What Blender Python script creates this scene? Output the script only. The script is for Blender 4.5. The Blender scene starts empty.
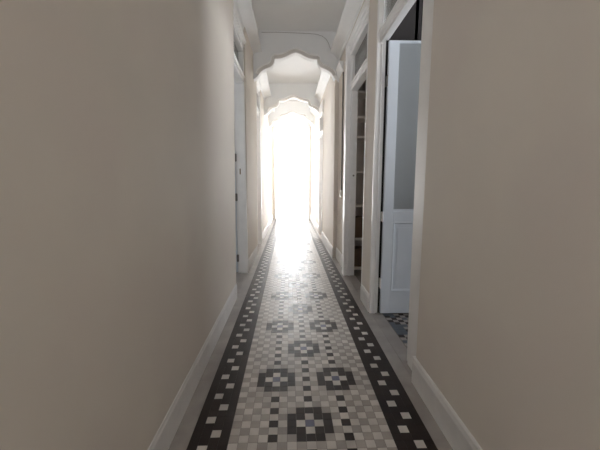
import bpy, bmesh, math, random
from mathutils import Vector
random.seed(7)
S = bpy.context.scene
C = S.collection

# ------------------------------------------------------------------ dimensions (metres)
XL, XR, XR2 = -0.618, 0.815, 0.762      # left wall, right wall, right wall past the first arch
ZC = 3.72                               # ceiling
Y0, YE = -2.6, 11.5                     # back wall, end wall
A1, A2, A3 = 5.52, 8.25, 10.0           # arches
T = 0.0495                              # mosaic tile pitch across
TY = 0.0500                             # mosaic tile pitch along
XC = 0.106                              # centre line of the mosaic
YC = 1.596                              # a centre flower row

# ------------------------------------------------------------------ materials
def mat(name, col, rough=0.6, spec=0.5, var=0.06, scale=3.0, bump=0.0, bscale=40.0, island=0.0, stain=None, metal=0.0, trans=0.0, coat=0.0):
    m = bpy.data.materials.new(name); m.use_nodes = True
    nt = m.node_tree; n = nt.nodes; L = nt.links
    b = n['Principled BSDF']
    b.inputs['Roughness'].default_value = rough
    b.inputs['Specular IOR Level'].default_value = spec
    b.inputs['Metallic'].default_value = metal
    b.inputs['Transmission Weight'].default_value = trans
    b.inputs['Coat Weight'].default_value = coat
    b.inputs['Coat Roughness'].default_value = 0.25
    tc = n.new('ShaderNodeTexCoord')
    no = n.new('ShaderNodeTexNoise'); no.inputs['Scale'].default_value = scale; no.inputs['Detail'].default_value = 5
    L.new(tc.outputs['Object'], no.inputs['Vector'])
    mr = n.new('ShaderNodeMapRange')
    mr.inputs['From Min'].default_value = 0.3; mr.inputs['From Max'].default_value = 0.7
    mr.inputs['To Min'].default_value = 1 - var; mr.inputs['To Max'].default_value = 1 + var
    L.new(no.outputs['Fac'], mr.inputs['Value'])
    val = mr.outputs['Result']
    if island:
        ge = n.new('ShaderNodeNewGeometry')
        m2 = n.new('ShaderNodeMapRange')
        m2.inputs['To Min'].default_value = 1 - island; m2.inputs['To Max'].default_value = 1 + island
        L.new(ge.outputs['Random Per Island'], m2.inputs['Value'])
        mu = n.new('ShaderNodeMath'); mu.operation = 'MULTIPLY'
        L.new(val, mu.inputs[0]); L.new(m2.outputs['Result'], mu.inputs[1]); val = mu.outputs[0]
        ad = n.new('ShaderNodeMath'); ad.operation = 'MULTIPLY_ADD'
        L.new(ge.outputs['Random Per Island'], ad.inputs[0]); ad.inputs[1].default_value = 0.12; ad.inputs[2].default_value = rough - 0.06
        L.new(ad.outputs[0], b.inputs['Roughness'])
    vm = n.new('ShaderNodeVectorMath'); vm.operation = 'SCALE'
    vm.inputs[0].default_value = col[:3]
    L.new(val, vm.inputs['Scale'])
    out = vm.outputs[0]
    if stain:
        n3 = n.new('ShaderNodeTexNoise'); n3.inputs['Scale'].default_value = 1.3; n3.inputs['Detail'].default_value = 3
        L.new(tc.outputs['Object'], n3.inputs['Vector'])
        r3 = n.new('ShaderNodeMapRange'); r3.inputs['From Min'].default_value = 0.48; r3.inputs['From Max'].default_value = 0.62
        L.new(n3.outputs['Fac'], r3.inputs['Value'])
        mx = n.new('ShaderNodeMix'); mx.data_type = 'RGBA'
        L.new(r3.outputs['Result'], mx.inputs[0]); L.new(out, mx.inputs[6]); mx.inputs[7].default_value = (*stain, 1)
        out = mx.outputs[2]
    L.new(out, b.inputs['Base Color'])
    if bump:
        n2 = n.new('ShaderNodeTexNoise'); n2.inputs['Scale'].default_value = bscale; n2.inputs['Detail'].default_value = 4
        L.new(tc.outputs['Object'], n2.inputs['Vector'])
        bp = n.new('ShaderNodeBump'); bp.inputs['Strength'].default_value = bump; bp.inputs['Distance'].default_value = 0.01
        L.new(n2.outputs['Fac'], bp.inputs['Height']); L.new(bp.outputs['Normal'], b.inputs['Normal'])
    return m

WALL = mat('cream_wall_paint', (0.735, 0.688, 0.625), 0.75, 0.3, 0.03, 2.0, 0.12, 5.0, stain=(0.72, 0.663, 0.61))
CEIL = mat('off_white_ceiling_paint', (0.89, 0.90, 0.905), 0.8, 0.3, 0.02, 2.0, 0.05, 6)
WHITE = mat('white_gloss_paint', (0.89, 0.885, 0.88), 0.4, 0.5, 0.03, 6.0, 0.05, 20)
CORN = mat('white_plaster', (0.88, 0.89, 0.895), 0.7, 0.3, 0.03, 4, 0.08, 12)
FILL = mat('bright_white_fillet', (0.95, 0.95, 0.945), 0.5, 0.5, 0.02, 4, 0.05, 12)
COVE = mat('shade_toned_cove', (0.74, 0.725, 0.71), 0.7, 0.3, 0.03, 4, 0.08, 12)  # greyer than the plaster: shade under the arch moulding put into the colour
BASE = mat('white_baseboard_paint', (0.79, 0.78, 0.77), 0.5, 0.4, 0.05, 9, 0.05, 20)
BLUEW = mat('pale_blue_grey_door_paint', (0.69, 0.745, 0.81), 0.4, 0.5, 0.03, 5, 0.05, 20)
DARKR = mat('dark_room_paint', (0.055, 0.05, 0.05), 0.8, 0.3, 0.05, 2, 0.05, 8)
PANTRY = mat('pantry_paint', (0.58, 0.54, 0.51), 0.8, 0.3, 0.05, 2, 0.05, 8)
SHELF = mat('painted_shelf_wood', (0.84, 0.80, 0.76), 0.5, 0.4, 0.05, 8)
TL = mat('light_mosaic_tile', (0.58, 0.55, 0.515), 0.40, 0.5, 0.12, 9, 0.06, 60, island=0.13)
TM = mat('taupe_mosaic_tile', (0.37, 0.335, 0.31), 0.40, 0.5, 0.12, 9, 0.06, 60, island=0.14)
TD = mat('dark_brown_mosaic_tile', (0.025, 0.0155, 0.0125), 0.38, 0.28, 0.15, 9, 0.04, 60, island=0.15)
TBL = mat('blue_mosaic_tile', (0.12, 0.12, 0.20), 0.40, 0.55, 0.1, 9, 0.1, 60, island=0.1)
TBG = mat('blue_grey_mosaic_tile', (0.085, 0.105, 0.13), 0.35, 0.5, 0.1, 9, 0.1, 60, island=0.1)
GROUT = mat('cement_grout', (0.20, 0.18, 0.165), 0.7, 0.3, 0.2, 20)
MARBLE = mat('grey_marble', (0.34, 0.315, 0.295), 0.36, 0.5, 0.16, 7, 0.05, 14, stain=(0.28, 0.255, 0.24))
METAL = mat('aged_steel', (0.26, 0.25, 0.24), 0.45, 0.5, 0.1, 30, metal=0.7)
BRASS = mat('dull_brass', (0.30, 0.24, 0.16), 0.4, 0.5, 0.1, 30, metal=0.8)
GLASS = mat('transom_glass', (0.62, 0.62, 0.60), 0.12, 0.5, 0.02, 5, trans=1.0)
FROST = mat('frosted_door_glass', (0.42, 0.45, 0.47), 0.45, 0.4, 0.03, 5, 0.05, 60, trans=0.3)
CEIL2 = mat('painted_over_cable', (0.42, 0.40, 0.39), 0.6, 0.3, 0.05, 20)
CABLE = mat('grey_cable_sheath', (0.22, 0.20, 0.19), 0.6, 0.4, 0.05, 20)
PLAST = mat('ivory_plastic', (0.80, 0.77, 0.70), 0.4, 0.5, 0.02, 10)
BOXM = mat('brown_cardboard', (0.16, 0.11, 0.075), 0.8, 0.3, 0.1, 10)
STONE = mat('balcony_stone', (0.55, 0.53, 0.5), 0.8, 0.3, 0.1, 5)

# ------------------------------------------------------------------ mesh helpers
class MB:
    def __init__(s): s.bm = bmesh.new(); s.mats = []
    def mi(s, m):
        if m not in s.mats: s.mats.append(m)
        return s.mats.index(m)
    def box(s, x0, x1, y0, y1, z0, z1, m=None):
        v = [s.bm.verts.new((x, y, z)) for x in (x0, x1) for y in (y0, y1) for z in (z0, z1)]
        for f in ((0,1,3,2),(4,6,7,5),(0,4,5,1),(2,3,7,6),(0,2,6,4),(1,5,7,3)):
            fc = s.bm.faces.new([v[i] for i in f])
            if m: fc.material_index = s.mi(m)
        return s
    def prism(s, pts, a, b, fn):
        """closed profile pts -> solid between a and b; fn(p, t) gives the world point"""
        r0 = [s.bm.verts.new(fn(p, a)) for p in pts]; r1 = [s.bm.verts.new(fn(p, b)) for p in pts]
        n = len(pts)
        for i in range(n): s.bm.faces.new((r0[i], r0[(i+1) % n], r1[(i+1) % n], r1[i]))
        s.bm.faces.new(r0[::-1]); s.bm.faces.new(r1)
        return s
    def along_y(s, pts, y0, y1): return s.prism(pts, y0, y1, lambda p, t: (p[0], t, p[1]))
    def along_x(s, pts, x0, x1): return s.prism(pts, x0, x1, lambda p, t: (t, p[0], p[1]))
    def along_z(s, pts, z0, z1): return s.prism(pts, z0, z1, lambda p, t: (p[0], p[1], t))
    def tube(s, path, r, seg=8):
        rings = []
        for i, p in enumerate(path):
            p = Vector(p)
            d = (Vector(path[min(i+1, len(path)-1)]) - Vector(path[max(i-1, 0)])).normalized()
            u = d.orthogonal().normalized() if i == 0 else (pu - d * pu.dot(d)).normalized()
            pu = u; w = d.cross(u)
            rings.append([s.bm.verts.new(p + r*(math.cos(2*math.pi*k/seg)*u + math.sin(2*math.pi*k/seg)*w)) for k in range(seg)])
        for a, b in zip(rings, rings[1:]):
            for k in range(seg): s.bm.faces.new((a[k], a[(k+1) % seg], b[(k+1) % seg], b[k]))
        s.bm.faces.new(rings[0][::-1]); s.bm.faces.new(rings[-1])
        return s
    def build(s, name, m=None, parent=None, bevel=0.0, smooth=False, seg=2):
        bmesh.ops.recalc_face_normals(s.bm, faces=s.bm.faces)
        me = bpy.data.meshes.new(name); s.bm.to_mesh(me); s.bm.free()
        for k in (s.mats or [m]): me.materials.append(k)
        o = bpy.data.objects.new(name, me); C.objects.link(o)
        if parent: o.parent = parent
        if smooth:
            for p in me.polygons: p.use_smooth = True
        if bevel:
            b = o.modifiers.new('bevel', 'BEVEL'); b.width = bevel; b.segments = seg; b.limit_method = 'ANGLE'
        return o

def tag(o, label, cat, group=None, kind=None):
    o['label'] = label; o['category'] = cat
    if group: o['group'] = group
    if kind: o['kind'] = kind
    return o
def struct(o, label, cat, group=None): return tag(o, label, cat, group, 'structure')
def empty(name, loc=(0, 0, 0)):
    o = bpy.data.objects.new(name, None); C.objects.link(o); o.location = loc; o.empty_display_size = 0.1
    return o
def root(name, loc):
    """Empty at loc; parts are modelled in world space, so give them the inverse offset"""
    return empty(name, loc)
def part(mb, name, m, parent, bevel=0.0, smooth=False):
    top = parent
    off = Vector((0, 0, 0))
    while top is not None: off += top.location; top = top.parent
    bmesh.ops.translate(mb.bm, verts=mb.bm.verts, vec=-off)
    return mb.build(name, m, parent, bevel, smooth)

# ------------------------------------------------------------------ floor
def tile_quad(mb, x0, x1, y0, y1, m, z=0.0, gap=0.0010, tilt=0.00025):
    g = gap
    zs = [z + random.uniform(-tilt, tilt) for _ in range(4)]
    top = [mb.bm.verts.new(p) for p in ((x0+g, y0+g, zs[0]), (x1-g, y0+g, zs[1]), (x1-g, y1-g, zs[2]), (x0+g, y1-g, zs[3]))]
    bot = [mb.bm.verts.new((v.co.x, v.co.y, z - 0.004)) for v in top]
    k = mb.mi(m)
    for f in (top, (top[1], top[0], bot[0], bot[1]), (top[2], top[1], bot[1], bot[2]), (top[3], top[2], bot[2], bot[3]), (top[0], top[3], bot[3], bot[0])):
        mb.bm.faces.new(f).material_index = k

def field_kind(c, r):
    k = r % 16
    if k > 8: k -= 16                       # k in -7..8
    for cc, kk in ((0, k), (4, k - 8 if k > 0 else k + 8), (-4, k - 8 if k > 0 else k + 8)):
        dc = abs(c - cc); dr = abs(kk)
        if dc <= 2 and dr <= 2 and not (dc == 2 and dr == 2):
            if dc == 0 and dr == 0: return TBL
            if dc + dr == 1: return TL
            return TD
        if dc == 0 and dr >= 4 and dr % 2 == 0: return TD
    return TL if (c + r) % 2 else TM

mb = MB()
mb.box(XL - 0.14, 0.93, Y0, YE + 0.15, -0.12, -0.0016, GROUT)
r0 = math.floor((Y0 - YC) / TY) + 1; r1 = math.floor((YE - YC) / TY)
SEAM = round((3.60 - YC) / TY)
for r in range(r0, r1):
    y0 = YC + (r - 0.5) * TY; y1 = y0 + TY
    if r == SEAM: y0 += 0.004
    for c in range(-8, 9):
        tile_quad(mb, XC + (c-0.5)*T, XC + (c+0.5)*T, y0, y1, field_kind(c, r))
    for s in (-1, 1):
        for j in range(4):                  # j = 0 at the field, 3 outside
            light = (r % 4 == 1 and j == 2) or (r % 4 == 3 and j == 1)
            xa = XC + s * (8.5 + j) * T; xb = XC + s * (9.5 + j) * T
            tile_quad(mb, min(xa, xb), max(xa, xb), y0 - .010, y1 - .010, TL if light else TD, gap=0.0007 if light else 0.0003)
BL, BR = XC - 12.5 * T, XC + 12.5 * T
y = Y0
while y < YE - 0.01:                        # grey marble border slabs along both walls
    ln = 0.92; ye = min(y + ln, YE)
    tile_quad(mb, XL - 0.002, BL, y, ye, MARBLE, gap=0.0009, tilt=0)
    tile_quad(mb, BR, XR + 0.002, y + 0.0, ye, MARBLE, gap=0.0009, tilt=0)
    y = ye
tile_quad(mb, XR + 0.002, 0.925, 1.94, 3.08, MARBLE, tilt=0)      # thresholds
tile_quad(mb, XR + 0.002, 0.925, 3.46, 4.42, MARBLE, tilt=0)
tile_quad(mb, XL - 0.14, XL - 0.002, 3.55, 4.6, MARBLE, tilt=0)
tile_quad(mb, XL - 0.14, XL - 0.002, 6.0, 6.8, MARBLE, tilt=0)
tile_quad(mb, XR + 0.002, 0.90, 7.45, 8.23, MARBLE, tilt=0)
struct(mb.build('floor'), 'corridor floor of small square mosaic tiles with dark borders and flower motifs', 'floor')

# side room floor: black, white and blue mosaic
mb = MB()
mb.box(0.93, 4.2, -0.6, 5.2, -0.12, -0.0016, GROUT)
for i in range(26):
    for j in range(40):
        x0 = 0.93 + i*0.05; y0 = 1.4 + j*0.05
        if y0 > 3.1: break
        k = (i + j) % 2; q = (i + 2 * j) % 7
        m = TBG if (i < 2 and (j // 4) % 2 == 0) or q == 0 else (TD if k else TM)
        tile_quad(mb, x0, x0+0.05, y0, y0+0.05, m)
mb.box(2.23, 4.2, -0.6, 5.2, -0.004, 0.0, TM)
struct(mb.build('floor_side_room'), 'black, white and blue chequered mosaic floor seen through the open doorway', 'floor')

# ------------------------------------------------------------------ walls
WT = 0.135
def zwall(name, x0, x1, spans, label, m=WALL):
    mb = MB()
    for y0, y1, z0, z1 in spans: mb.box(x0, x1, y0, y1, z0, z1)
    return struct(mb.build(name, m), label, 'wall')
HA = 3.12
mb = MB()
lean = lambda z: -0.612 + 0.0155 * z        # the old near wall is a little out of plumb
mb.prism([(XL - WT, -.12), (lean(-.12), -.12), (lean(ZC), ZC), (XL - WT, ZC)], Y0, 3.55, lambda q, t: (q[0], t, q[1]))
for y0, y1, z0, z1 in [(3.55, 4.60, HA, ZC), (5.97, 6.84, HA, ZC), (6.84, YE, -.12, ZC)]: mb.box(XL - WT, XL, y0, y1, z0, z1)
mb.prism([(0, 4.60), (1, 4.60), (1.0, 5.97), (0, 5.97)], -.12, ZC, lambda q, t: (XL - WT if q[0] == 0 else -0.616 + 0.009 * t + (q[1] - 4.60) * 0.009, q[1], t))
struct(mb.build('wall_left', WALL), 'long cream plaster wall on the left side of the corridor', 'wall')
mb = MB()
# near piece with a softly rounded end at the first doorway
pr = [(XR, Y0), (XR, 1.923)] + [(XR + 0.012 - 0.012*math.cos(a*math.pi/12), 1.923 + 0.012*math.sin(a*math.pi/12)) for a in range(1, 7)] + [(0.915, 1.935), (0.915, Y0)]
mb.along_z(pr, -.12, ZC)
mb.box(XR, .915, 1.935, 3.09, HA, ZC)
mb.box(XR - 0.006, .880, 3.09, 3.25, -.12, ZC); mb.box(XR - 0.006, .915, 3.25, 3.47, -.12, ZC)
mb.box(XR, .915, 3.47, 4.42, HA, ZC)
mb.box(XR + 0.01, .915, 4.42, A1 + 0.01, -.12, ZC)
mb.box(XR2, .915, A1 + .012, 7.46, -.12, ZC)
mb.box(XR2, .915, 7.46, 8.24, HA, ZC)
mb.box(XR2, .915, 8.24, YE, -.12, ZC)
struct(mb.build('wall_right', WALL), 'cream plaster wall on the right, broken by three doorways', 'wall')
mb = MB()
mb.box(-0.76, 0.93, YE, YE + .15, 3.25, ZC); mb.box(-0.76, -0.53, YE, YE + .15, -.12, 3.25); mb.box(0.71, 0.93, YE, YE + .15, -.12, 3.25)
struct(mb.build('wall_end', WALL), 'pale end wall above the bright open doorway', 'wall')
mb = MB()
BW = (-0.52, 0.06, 0.15, 2.4)  # opening added behind the camera to brighten the near corridor
mb.box(-0.76, .93, Y0 - .15, Y0, -.12, BW[2]); mb.box(-0.76, .93, Y0 - .15, Y0, BW[3], ZC)
mb.box(-0.76, BW[0], Y0 - .15, Y0, BW[2], BW[3]); mb.box(BW[1], .93, Y0 - .15, Y0, BW[2], BW[3])
struct(mb.build('wall_back', WALL), 'cream wall with an added fill window closing the corridor behind', 'wall')
mb = MB(); mb.box(-0.76, 0.93, Y0, YE + .15, ZC, ZC + .15)
struct(mb.build('ceiling', CEIL), 'flat off-white plaster ceiling along the corridor', 'ceiling')
# frame of the added window; unseen, it lets fill light into the near corridor
w = empty('fill_window_1', ((BW[0]+BW[1])/2, Y0 - .06, BW[2]))
struct(w, 'added white framed window, unseen behind the camera, for fill light', 'window')
mb = MB()
for a in ((BW[0], BW[0]+.05, BW[2], BW[3]), (BW[1]-.05, BW[1], BW[2], BW[3]), (BW[0]+.05, BW[1]-.05, BW[2], BW[2]+.05), (BW[0]+.05, BW[1]-.05, BW[3]-.05, BW[3]), (-.25, -.21, BW[2]+.05, BW[3]-.05)):
    mb.box(a[0], a[1], Y0-.09, Y0-.04, a[2], a[3])
part(mb, 'fill_window_frame', WHITE, w)

# ------------------------------------------------------------------ cornices (cove with a deep lip)
def cornice(y0, y1, side, xw, name, label):
    s = side
    zo = 3.36 if s < 0 else 3.315
    lip = 0.178 if s < 0 else 0.137
    w = lambda d, z: (xw - s * d, z)        # d = distance out from the wall
    pts = [w(-0.004, ZC), w(-0.004, zo - 0.055), w(0.012, zo - 0.05), w(0.016, zo - 0.02), w(0.024, zo - 0.004), w(0.03, zo)]
    for k in range(1, 6):                   # shallow hollow up to the lip
        t = k / 6; pts.append(w(0.03 + (lip - 0.03) * t, zo + (3.40 - zo) * t + 0.010 * math.sin(math.pi * t)))
    pts += [w(lip, 3.40), w(lip + 0.004, 3.408), w(lip + 0.002, 3.425), w(lip - 0.02, 3.44), w(lip * 0.45, 3.50), w(0.03, 3.60), w(0.02, ZC)]
    mb = MB(); mb.along_y(pts, y0, y1)
    o = mb.build(name, CORN)
    return struct(o, label, 'cornice')
bays = [(Y0, A1), (A1 + .14, A2), (A2 + .14, A3), (A3 + .14, YE)]
where = ['nearest the camera, before the first scalloped arch', 'between the first and second arches', 'between the second and third arches', 'beyond the last arch']
n = 1
for i, (a, b) in enumerate(bays):
    for s, sd in ((-1, 'left'), (1, 'right')):
        xw = XL if s < 0 else (XR if i == 0 else XR2)
        cornice(a, b, s, xw, 'trim_%d' % n, 'white plaster cornice on the %s, %s' % (sd, where[i])); n += 1

# ------------------------------------------------------------------ scalloped arches
HALF = [(0.0, 3.398), (0.04, 3.393), (0.08, 3.379), (0.12, 3.358), (0.16, 3.338), (0.20, 3.323), (0.25, 3.309), (0.30, 3.302), (0.345, 3.300),
        (0.352, 3.296), (0.356, 3.268), (0.364, 3.242), (0.377, 3.218), (0.396, 3.194), (0.42, 3.175), (0.45, 3.162), (0.485, 3.151), (0.515, 3.138), (0.545, 3.122), (0.572, 3.102), (0.592, 3.082), (0.606, 3.062), (0.612, 3.046)]
def arch(y, xl, xr, name, label):
    cx = 0.112; th = 0.14
    kx = lambda d, s: cx + s * d
    pts = [(kx(d, -1), z) for d, z in HALF[::-1]] + [(kx(d, 1), z) for d, z in HALF[1:]]
    mb = MB()
    # body as vertical strips, so the concave outline stays clean
    prof = [(xl - 0.03, 2.96), (xl + 0.03, 2.97), (xl + 0.06, 2.99), (xl + 0.09, 3.015), (kx(0.612, -1) - 0.004, 3.035)] + pts + [(kx(0.612, 1) + 0.004, 3.035), (xr - 0.01, 3.0), (xr + 0.075, 2.93)]
    bm = mb.bm
    cols = []
    for x, z in prof:
        cols.append([bm.verts.new((x, yy, zz)) for yy in (y, y + th) for zz in (z, ZC)])
    for a, b in zip(cols, cols[1:]):
        bm.faces.new((a[0], b[0], b[1], a[1])); bm.faces.new((a[2], a[3], b[3], b[2])); bm.faces.new((a[0], a[2], b[2], b[0])); bm.faces.new((a[1], b[1], b[3], a[3]))
    for c in (cols[0], cols[-1]): bm.faces.new((c[0], c[1], c[3], c[2]))
    r = struct(mb.build(name, CEIL), label, 'arch')
    # raised moulding following the scallops: inner cove and outer fillet
    def band(off0, off1, d0, d1, m, nm):
        mb = MB(); bm = mb.bm
        def offs(o):
            out = []
            for i, p in enumerate(pts):
                a = Vector(pts[max(i-1, 0)]); b = Vector(pts[min(i+1, len(pts)-1)])
                t = (b - a).normalized(); nrm = Vector((-t.y, t.x))
                out.append(Vector(p) + nrm * o)
            return out
        i0, i1 = offs(off0), offs(off1)
        rows = []
        for p, q in zip(i0, i1):
            rows.append([bm.verts.new((p.x, y - d0, p.y)), bm.verts.new((q.x, y - d1, q.y)), bm.verts.new((q.x, y + 0.02, q.y)), bm.verts.new((p.x, y + 0.02, p.y))])
        for a, b in zip(rows, rows[1:]):
            for k in range(4): bm.faces.new((a[k], b[k], b[(k+1) % 4], a[(k+1) % 4]))
        bm.faces.new(rows[0]); bm.faces.new(rows[-1][::-1])
        return mb.build(nm, m, r)
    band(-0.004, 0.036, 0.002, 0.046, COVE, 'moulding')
    band(0.034, 0.057, 0.060, 0.050, FILL, 'fillet')
    return r
a1 = arch(A1, XL, XR2, 'trim_%d' % n, 'nearest scalloped plaster arch hanging across the corridor'); n += 1
mb = MB(); mb.along_y([(XR + .02, 3.13), (XR2 - .004, 3.13), (XR2 - .004, 3.10), (XR2 + .012, 3.08), (XR2 + .03, 3.03), (XR + .02, 2.985)], 5.10, A1 + .012)
part(mb, 'corbel', CORN, a1, .003)
arch(A2, XL, XR2, 'trim_%d' % n, 'second scalloped plaster arch, smaller behind the nearest one'); n += 1
arch(A3, XL, XR2, 'trim_%d' % n, 'last scalloped plaster arch in front of the bright end'); n += 1

# ------------------------------------------------------------------ baseboards
BH = 0.178
def base_l(y0, y1, label, name='baseboard_left', xw=XL, s=-1, h=BH, wrap=None):
    d = lambda a, z: (xw - s * a, z)
    pts = [d(-0.004, 0.0), d(0.017, 0.0), d(0.017, h - 0.035), d(0.013, h - 0.022), d(0.012, h - 0.008), d(0.006, h), d(-0.004, h)]
    mb = MB(); mb.along_y(pts, y0, y1)
    if wrap:                                 # return around the wall's end
        mb.box(xw - 0.010, 0.85, y1 - 0.004, y1 + 0.014, 0, h - 0.008)
    return struct(mb.build(name, BASE), label, 'baseboard')
base_l(Y0, 3.55, 'white painted baseboard along the near left wall')
base_l(4.645, 5.965, 'white baseboard on the left between the two doorways')
base_l(6.88, YE, 'bright white baseboard on the far left past the second doorway')
base_l(Y0, 1.94, 'white painted baseboard along the near right wall', 'baseboard_right', XR, 1, wrap=True)
base_l(3.10, 3.46, 'short white baseboard on the right between the open doorway and the cupboard', 'baseboard_right', XR - .006, 1)
base_l(4.53, A1, 'shaded white baseboard on the right below the light switch', 'baseboard_right', XR + .01, 1)
base_l(A1, 7.42, 'sunlit white baseboard on the right under the nearest arch', 'baseboard_right', XR2, 1)
base_l(8.30, YE, 'overexposed white baseboard at the far right end', 'baseboard_right', XR2, 1)

# ------------------------------------------------------------------ door 1: right, open leaf
d1 = struct(empty('door_1', (0.86, 2.6, 0)), 'open white doorway on the near right with a pale blue-grey leaf', 'door')
mb = MB()                                    # far jamb, facing the camera, in stepped strips
mb.box(0.800, 0.838, 3.060, 3.10, 0, 3.12); mb.box(0.838, 0.848, 3.05, 3.10, 0, 3.12); mb.box(0.848, 0.880, 3.068, 3.10, 0, 3.12)
part(mb, 'jamb', WHITE, d1, 0.003)
mb = MB()
mb.box(0.853, 0.93, 1.937, 2.165, 0, 3.12); mb.box(0.846, 0.853, 1.99, 2.15, 0, 3.12); mb.box(0.86, 0.92, 2.165, 2.20, 0, 3.12)
part(mb, 'jamb', WHITE, d1, 0.003)
mb = MB()
mb.box(0.815, 0.90, 2.19, 3.062, 2.575, 2.645); mb.box(0.822, 0.86, 2.19, 3.062, 2.55, 2.575); mb.box(0.808, 0.83, 2.19, 3.062, 2.63, 2.652)
part(mb, 'transom_bar', WHITE, d1, 0.004)
mb = MB(); mb.box(0.855, 0.86, 2.19, 3.062, 2.645, 3.03)
part(mb, 'transom_pane', GLASS, d1)
mb = MB(); mb.box(0.80, 0.90, 1.94, 3.10, 3.03, 3.12); mb.box(0.785, 0.82, 1.90, 3.14, 3.09, 3.16)
part(mb, 'head_casing', WHITE, d1, 0.004)
# the leaf: stiles, rails, recessed panels with mouldings
lf0, lf1, ly, lt = 0.899, 1.735, 3.03, 0.040
zb, zt = 0.012, 2.566
mb = MB()
mb.box(lf0, lf0 + .092, ly, ly + lt, zb, zt); mb.box(lf1 - .092, lf1, ly, ly + lt, zb, zt)
for a, b in ((zb, .235), (.93, 1.012), (zt - .02, zt)): mb.box(lf0 + .092, lf1 - .092, ly, ly + lt, a, b)
leaf = part(mb, 'leaf', BLUEW, d1, 0.0025)
for a, b in ((.235, .93),):
    mb = MB(); x0, x1 = lf0 + .092, lf1 - .092
    mb.box(x0, x1, ly + .014, ly + .026, a, b)
    m2 = 0.026
    mb.along_x([(ly + .016, a), (ly + .001, a), (ly - .004, a + .008), (ly + .004, a + .016), (ly + .016, a + m2)], x0, x1)
    mb.along_x([(ly + .016, b), (ly + .001, b), (ly - .004, b - .008), (ly + .004, b - .016), (ly + .016, b - m2)], x0, x1)
    mb.along_z([(x0, ly + .016), (x0, ly + .001), (x0 + .008, ly - .004), (x0 + .016, ly + .004), (x0 + m2, ly + .016)], a, b)
    mb.along_z([(x1, ly + .016), (x1, ly + .001), (x1 - .008, ly - .004), (x1 - .016, ly + .004), (x1 - m2, ly + .016)], a, b)
    mb.box(x0 + .055, x1 - .055, ly + .008, ly + .016, a + .06, b - .06)
    part(mb, 'panel', BLUEW, leaf)
mb = MB(); mb.box(lf0 + .092, lf1 - .092, ly + .016, ly + .022, 1.045, zt - .02)
part(mb, 'pane', FROST, leaf)['label'] = 'frosted grey glass upper pane'
mb = MB(); mb.along_x([(ly + .022, 1.012), (ly - .006, 1.012), (ly - .006, 1.022), (ly + .006, 1.034), (ly + .012, 1.05), (ly + .022, 1.05)], lf0 + .092, lf1 - .092)
part(mb, 'glazing_bead', BLUEW, leaf)
for z in (0.32, 0.98, 2.22):
    mb = MB(); mb.tube([(0.890, 3.026, z - .05), (0.890, 3.026, z + .05)], 0.007); mb.box(0.884, 0.897, 3.03, 3.07, z - .045, z + .045)
    part(mb, 'hinge', METAL if z > 1 else WHITE, d1)
mb = MB(); mb.tube([(lf1 - .05, ly, 1.05), (lf1 - .05, ly - .05, 1.05), (lf1 - .16, ly - .055, 1.05)], 0.009)
part(mb, 'handle', BRASS, leaf)['label'] = 'dull brass lever handle'

# ------------------------------------------------------------------ door 2: right, pantry doorway with shelves
d2 = struct(empty('door_2', (0.85, 3.95, 0)), 'doorway with shelves inside, on the right past the open door', 'door')
mb = MB()
mb.box(0.755, 0.80, 4.385, 4.52, 0, 3.10); mb.box(0.80, 0.815, 4.395, 4.44, 0, 3.10); mb.box(0.815, 0.85, 4.375, 4.44, 0, 3.10); mb.box(0.85, 0.905, 4.392, 4.44, 0, 3.10)
part(mb, 'jamb', WHITE, d2, 0.003)
mb = MB(); mb.box(0.803, 0.90, 3.462, 3.49, 0, 3.10)
part(mb, 'jamb', WHITE, d2, 0.003)
mb = MB(); mb.box(0.81, 0.90, 3.49, 4.38, 2.50, 2.575); mb.box(0.795, 0.82, 3.49, 4.38, 2.56, 2.58)
part(mb, 'transom_bar', WHITE, d2, 0.004)
mb = MB(); mb.box(0.86, 0.865, 3.49, 4.38, 2.575, 2.94)
part(mb, 'transom_pane', GLASS, d2)
mb = MB(); mb.box(0.80, 0.90, 3.462, 4.44, 2.94, 3.10); mb.box(0.77, 0.815, 3.44, 4.52, 3.05, 3.13); mb.box(0.785, 0.81, 3.45, 4.51, 3.0, 3.02)
part(mb, 'head_casing', WHITE, d2, 0.004)
mb = MB(); mb.tube([(0.87, 4.392, 1.40), (0.87, 4.384, 1.40)], 0.012, 10)
part(mb, 'latch', METAL, d2)

# pantry shell
mb = MB()
mb.box(0.93, 1.18, 3.32, 3.36, -.004, 3.2); mb.box(1.18, 1.21, 3.32, 5.0, -.004, 3.2); mb.box(0.915, 1.24, 4.94, 5.0, -.004, ZC); mb.box(0.915, 1.18, 3.36, 4.94, 3.2, 3.26)
struct(mb.build('wall_pantry', PANTRY), 'shadowed walls of the shallow pantry behind the shelf doorway', 'wall')
sh = tag(empty('shelving_unit', (1.05, 4.75, 0)), 'pale painted shelving unit standing inside the pantry doorway', 'shelves')
mb = MB(); mb.box(0.925, 0.945, 4.60, 4.92, 0, 2.9); part(mb, 'side_panel', SHELF, sh)
mb = MB(); mb.box(1.155, 1.175, 4.60, 4.92, 0, 2.9); part(mb, 'side_panel', SHELF, sh)
mb = MB(); mb.box(0.945, 1.155, 4.90, 4.92, 0, 2.9); part(mb, 'back_panel', PANTRY, sh)
for z in (0.06, 0.50, 0.985, 1.465, 1.95, 2.22, 2.56):
    mb = MB(); mb.box(0.945, 1.155, 4.575, 4.90, z - .030, z); part(mb, 'shelf', SHELF, sh, 0.002)
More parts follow.
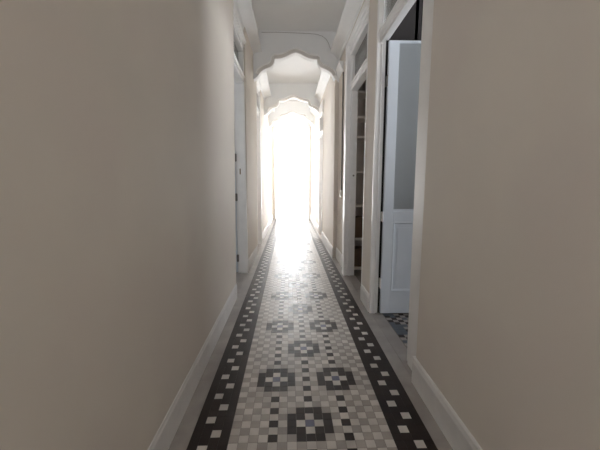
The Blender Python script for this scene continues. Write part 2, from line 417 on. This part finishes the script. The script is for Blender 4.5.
def box_thing(x0, x1, y0, y1, z0, z1, label):
    r = tag(empty('storage_box', ((x0+x1)/2, (y0+y1)/2, z0)), label, 'box', 'storage boxes on the pantry shelves')
    mb = MB(); mb.box(x0, x1, y0, y1, z0, z1 - .05); part(mb, 'body', BOXM, r, 0.003)
    mb = MB(); mb.box(x0 - .004, x1 + .004, y0 - .004, y1 + .004, z1 - .05, z1); part(mb, 'lid', BOXM, r, 0.003)
box_thing(0.955, 1.145, 4.63, 4.86, 0.501, 0.80, 'brown box on the second shelf from the floor in the pantry')
box_thing(0.955, 1.14, 4.64, 4.86, 0.061, 0.33, 'brown box on the bottom shelf of the pantry')

# ------------------------------------------------------------------ left doorways
def left_door(name, ya, yb, label, proud=.008):
    d = struct(empty(name, (XL - .06, (ya+yb)/2, 0)), label, 'door')
    zt = 3.13
    mb = MB()
    mb.box(XL - .050, XL + proud, yb, yb + .08, 0, zt); mb.box(XL - .135, XL - .05, yb + .025, yb + .08, 0, zt); mb.box(XL - .09, XL - .05, yb + .012, yb + .08, 0, zt)
    part(mb, 'jamb', WHITE, d, 0.003)
    mb = MB(); mb.box(XL - .130, XL - .02, ya - .004, ya + .03, 0, zt); mb.box(XL - .1, XL - .04, ya + .03, ya + .045, 0, zt)
    part(mb, 'jamb', WHITE, d, 0.003)
    mb = MB(); mb.box(XL - .10, XL + .005, ya, yb + .01, 2.64, 2.72); mb.box(XL - .02, XL + .02, ya, yb + .01, 2.70, 2.725)
    part(mb, 'transom_bar', WHITE, d, 0.004)
    mb = MB(); mb.box(XL - .065, XL - .06, ya, yb + .012, 2.72, 3.04)
    part(mb, 'transom_pane', GLASS, d)
    mb = MB(); mb.box(XL - .10, XL + .008, ya + .01, yb + .08, 3.04, 3.13)
    for z, w in ((3.10, .018), (3.14, .028), (3.18, .04), (3.22, .03)): mb.box(XL - .002, XL + w, ya + .01, yb + .10, z, z + .022)
    part(mb, 'head_casing', WHITE, d, 0.003)
    lw = yb - ya - .03
    x1 = XL - .138; x0 = x1 - lw; y = yb + .02
    mb = MB()
    mb.box(x1 - .09, x1, y, y + .04, .012, 2.63); mb.box(x0, x0 + .09, y, y + .04, .012, 2.63)
    for a, b in ((.012, .235), (.93, 1.01), (2.55, 2.63)): mb.box(x0 + .09, x1 - .09, y, y + .04, a, b)
    leaf = part(mb, 'leaf', BLUEW, d, 0.0025)
    for a, b in ((.235, .93), (1.01, 2.55)):
        mb = MB(); mb.box(x0 + .09, x1 - .09, y + .014, y + .026, a, b); mb.box(x0 + .14, x1 - .14, y + .006, y + .034, a + .05, b - .05); part(mb, 'panel', BLUEW, leaf)
    for z in (0.22, 1.10, 1.65):
        mb = MB(); mb.tube([(XL - .134, y - .006, z - .055), (XL - .134, y - .006, z + .055)], 0.007)
        mb.box(XL - .15, XL - .118, y - .008, y + .004, z - .05, z + .05)
        part(mb, 'hinge', METAL, d)
    mb = MB(); mb.box(XL - .078, XL - .062, yb + .006, yb + .014, 1.42, 1.50); part(mb, 'strike_plate', BRASS, d)['label'] = 'small brass strike plate'
    return d
left_door('door_3', 3.56, 4.56, 'white door frame opening on the near left wall')
left_door('door_4', 5.975, 6.76, 'second doorway on the left, shadowed beneath the nearest arch', .028)

# door 5: right, beyond the first arch
d5 = struct(empty('door_5', (.82, 7.85, 0)), 'bright doorway on the far right just before the second arch', 'door')
mb = MB(); mb.box(XR2 - .012, .90, 8.20, 8.26, 0, 3.13); part(mb, 'jamb', WHITE, d5, 0.003)
mb = MB(); mb.box(XR2 - .012, .90, 7.44, 7.48, 0, 3.13); part(mb, 'jamb', WHITE, d5, 0.003)
mb = MB(); mb.box(XR2 - .01, .86, 7.48, 8.20, 2.42, 2.52); part(mb, 'transom_bar', WHITE, d5, 0.004)
mb = MB(); mb.box(.82, .825, 7.48, 8.20, 2.52, 2.88); part(mb, 'transom_pane', GLASS, d5)
mb = MB(); mb.box(XR2 - .025, .90, 7.42, 8.30, 2.88, 3.14); part(mb, 'head_casing', WHITE, d5, 0.004)

# door 6: the open balcony doorway at the end
d6 = struct(empty('door_6', (.09, YE + .05, 0)), 'tall open doorway flooded with white daylight at the corridor end', 'door')
mb = MB(); mb.box(-.54, -.48, YE - .02, YE + .16, 0, 3.25); part(mb, 'jamb', WHITE, d6, 0.003)
mb = MB(); mb.box(.66, .72, YE - .02, YE + .16, 0, 3.25); part(mb, 'jamb', WHITE, d6, 0.003)
mb = MB(); mb.box(-.54, .72, YE - .02, YE + .16, 3.20, 3.27); part(mb, 'head_casing', WHITE, d6, 0.003)
mb = MB(); mb.box(-1.2, 1.4, YE + .15, YE + .55, -.16, -.02)
struct(mb.build('floor_balcony', STONE), 'pale balcony slab outside the bright end doorway', 'floor')

# ------------------------------------------------------------------ side room shells
def room(name, x0, x1, y0, y1, m, label, openx, win=None):
    """a closed box around a side room, open towards the corridor"""
    mb = MB(); t = .08
    mb.box(x0, x1, y0 - t, y0, -.12, ZC); mb.box(x0, x1, y1, y1 + t, -.12, ZC)
    mb.box(x0, x1, y0, y1, ZC, ZC + t)
    xo = x1 if openx == 'left' else x0 - t
    if win:
        a, b, c, d = win
        mb.box(xo, xo + t, y0 - t, a, -.12, ZC + t); mb.box(xo, xo + t, b, y1 + t, -.12, ZC + t); mb.box(xo, xo + t, a, b, -.12, c); mb.box(xo, xo + t, a, b, d, ZC + t)
    else: mb.box(xo, xo + t, y0 - t, y1 + t, -.12, ZC + t)
    return struct(mb.build(name, m), label, 'wall')
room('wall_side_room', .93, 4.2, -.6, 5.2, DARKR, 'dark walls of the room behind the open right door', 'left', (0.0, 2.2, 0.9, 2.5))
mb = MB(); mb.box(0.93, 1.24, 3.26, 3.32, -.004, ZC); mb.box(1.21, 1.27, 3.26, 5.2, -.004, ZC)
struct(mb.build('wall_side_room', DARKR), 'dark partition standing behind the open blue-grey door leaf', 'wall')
room('wall_left_room', -4.0, XL - WT, 2.2, 5.4, CEIL, 'pale walls of the room off the near left doorway', 'right', (3.0, 3.8, 0.9, 1.9))
room('wall_far_left_room', -3.0, XL - WT, 5.5, 7.6, WALL, 'walls of the room off the second left doorway', 'right', (5.9, 7.15, 0.9, 2.3))
room('wall_far_right_room', .915, 3.0, 6.6, 9.0, WALL, 'walls of the room off the far right doorway', 'left', (7.05, 8.3, 0.9, 2.3))
for nm, x0, x1, y0, y1 in (('floor_left_room', -4.0, XL - .14, 2.2, 5.4), ('floor_far_left_room', -3.0, XL - .14, 5.5, 7.6), ('floor_far_right_room', .93, 3.0, 6.6, 9.0)):
    mb = MB(); mb.box(x0, x1, y0, y1, -.12, -.001)
    struct(mb.build(nm, TM), 'plain tiled floor of the ' + nm[6:].replace('_', ' '), 'floor')

# ------------------------------------------------------------------ small things
sw = tag(empty('light_switch', (XR + .01, 5.04, 1.08)), 'small ivory light switch on the right wall below a grey cable', 'switch')
mb = MB(); mb.box(XR - .018, XR + .0095, 5.00, 5.08, 1.08, 1.19); part(mb, 'housing', PLAST, sw, 0.006)
mb = MB(); mb.box(XR - .026, XR - .016, 5.02, 5.06, 1.11, 1.16); part(mb, 'rocker', PLAST, sw, 0.003)
mb = MB(); mb.tube([(XR + .001, 5.04, 1.19), (XR + .001, 5.04, 1.6), (XR, 5.045, 2.2), (XR + .001, 5.05, 2.80), (XR + .001, 5.05, 2.95)], 0.012)
tag(mb.build('wall_cable', CABLE, smooth=True), 'dark grey cable running up the right wall above the light switch', 'cable')
mb = MB()
pth = [(XL + .18, A1 - .012, 3.69), (-.2, A1 - .012, 3.695), (.1, A1 - .012, 3.688), (.33, A1 - .012, 3.682), (.45, A1 - .012, 3.672), (.54, A1 - .012, 3.645), (.60, A1 - .012, 3.60), (.64, A1 - .012, 3.54), (.66, A1 - .012, 3.49), (.672, A1 - .012, 3.45)]
mb.tube(pth, 0.0035)
tag(mb.build('ceiling_cable', CEIL2, smooth=True), 'thin cable along the top of the nearest arch, bending down at right', 'cable')

# ------------------------------------------------------------------ light
W = bpy.data.worlds.new('sky'); S.world = W; W.use_nodes = True
nt = W.node_tree; bg = nt.nodes['Background']
# hazy white glare low in the direction of the end doorway, cooler and dimmer sky elsewhere
tc = nt.nodes.new('ShaderNodeTexCoord'); sep = nt.nodes.new('ShaderNodeSeparateXYZ')
nt.links.new(tc.outputs['Generated'], sep.inputs[0])
mr = nt.nodes.new('ShaderNodeMapRange'); mr.interpolation_type = 'SMOOTHSTEP'
mr.inputs['From Min'].default_value = 0.72; mr.inputs['From Max'].default_value = 0.97
nt.links.new(sep.outputs['Y'], mr.inputs['Value'])
mc = nt.nodes.new('ShaderNodeMix'); mc.data_type = 'RGBA'
nt.links.new(mr.outputs['Result'], mc.inputs[0])
SKY, GLARE = (4.15, 4.25, 4.4), (11.6, 11.8, 12.0)
mc.inputs[6].default_value = (*SKY, 1); mc.inputs[7].default_value = (*GLARE, 1)
gz = nt.nodes.new('ShaderNodeMapRange')         # sunlit ground below the horizon throws light upwards
gz.inputs['From Min'].default_value = 0.02; gz.inputs['From Max'].default_value = -0.06
gz.inputs['To Min'].default_value = 0.0; gz.inputs['To Max'].default_value = 2.6
nt.links.new(sep.outputs['Z'], gz.inputs['Value'])
gy = nt.nodes.new('ShaderNodeMapRange')
gy.inputs['From Min'].default_value = -0.2; gy.inputs['From Max'].default_value = 0.2
gy.inputs['To Min'].default_value = 1.0; gy.inputs['To Max'].default_value = 0.5
nt.links.new(sep.outputs['Y'], gy.inputs['Value'])
gm = nt.nodes.new('ShaderNodeMath'); gm.operation = 'MULTIPLY_ADD'
nt.links.new(gz.outputs['Result'], gm.inputs[0]); nt.links.new(gy.outputs['Result'], gm.inputs[1]); gm.inputs[2].default_value = 1.0
gs = nt.nodes.new('ShaderNodeVectorMath'); gs.operation = 'SCALE'
nt.links.new(mc.outputs[2], gs.inputs[0]); nt.links.new(gm.outputs[0], gs.inputs['Scale'])
nt.links.new(gs.outputs[0], bg.inputs['Color']); bg.inputs['Strength'].default_value = 1.0
def area(name, loc, rot, sx, sy, power=0, col=(1, 1, 1), portal=False):
    l = bpy.data.lights.new(name, 'AREA'); l.shape = 'RECTANGLE'; l.size = sx; l.size_y = sy; l.energy = power; l.color = col
    o = bpy.data.objects.new(name, l); C.objects.link(o); o.location = loc; o.rotation_euler = rot
    if portal: l.cycles.is_portal = True
    return o
R = math.radians
area('end_doorway_portal', (.09, YE + .155, 1.62), (R(-90), 0, 0), 1.2, 3.2, portal=True)
area('fill_window_portal', (-.23, Y0 - .1, 1.28), (R(90), 0, 0), .58, 2.25, portal=True)
area('side_room_window_portal', (4.21, 1.1, 1.7), (0, R(90), 0), 1.6, 2.2, portal=True)
area('far_left_window_portal', (-3.01, 6.53, 1.6), (0, R(-90), 0), 1.4, 1.25, portal=True)
area('far_right_window_portal', (3.01, 7.68, 1.6), (0, R(90), 0), 1.4, 1.25, portal=True)
area('left_room_window_portal', (-4.01, 3.4, 1.4), (0, R(-90), 0), 1.0, 0.8, portal=True)

sl = bpy.data.lights.new('sun', 'SUN'); sl.energy = 3; sl.color = (1.0, 0.97, 0.91); sl.angle = R(6)
so = bpy.data.objects.new('sun', sl); C.objects.link(so); so.location = (0, 14, 6)
so.rotation_euler = Vector((0.05, -math.cos(R(38)), -math.sin(R(38)))).to_track_quat('-Z', 'Y').to_euler()
# ------------------------------------------------------------------ camera
F, HOR, VX = 321.0, 183.0, 289.5
p = math.atan((225 - HOR) / F); yaw = math.atan((300 - VX) / F * math.cos(p))
cam = bpy.data.cameras.new('camera'); co = bpy.data.objects.new('camera', cam); C.objects.link(co)
cam.sensor_width = 36; cam.lens = F * 36 / 600; cam.clip_start = 0.02
co.location = (0, 0, 1.3); co.rotation_euler = (R(90) - p, 0, -yaw)
S.camera = co
vs = S.view_settings
vs.view_transform = 'Standard'; vs.look = 'None'; vs.gamma = 1; vs.exposure = 0.0; vs.use_curve_mapping = False
S.cycles.max_bounces = 16; S.cycles.diffuse_bounces = 12; S.cycles.glossy_bounces = 6; S.cycles.transmission_bounces = 8
S.cycles.sample_clamp_indirect = 20
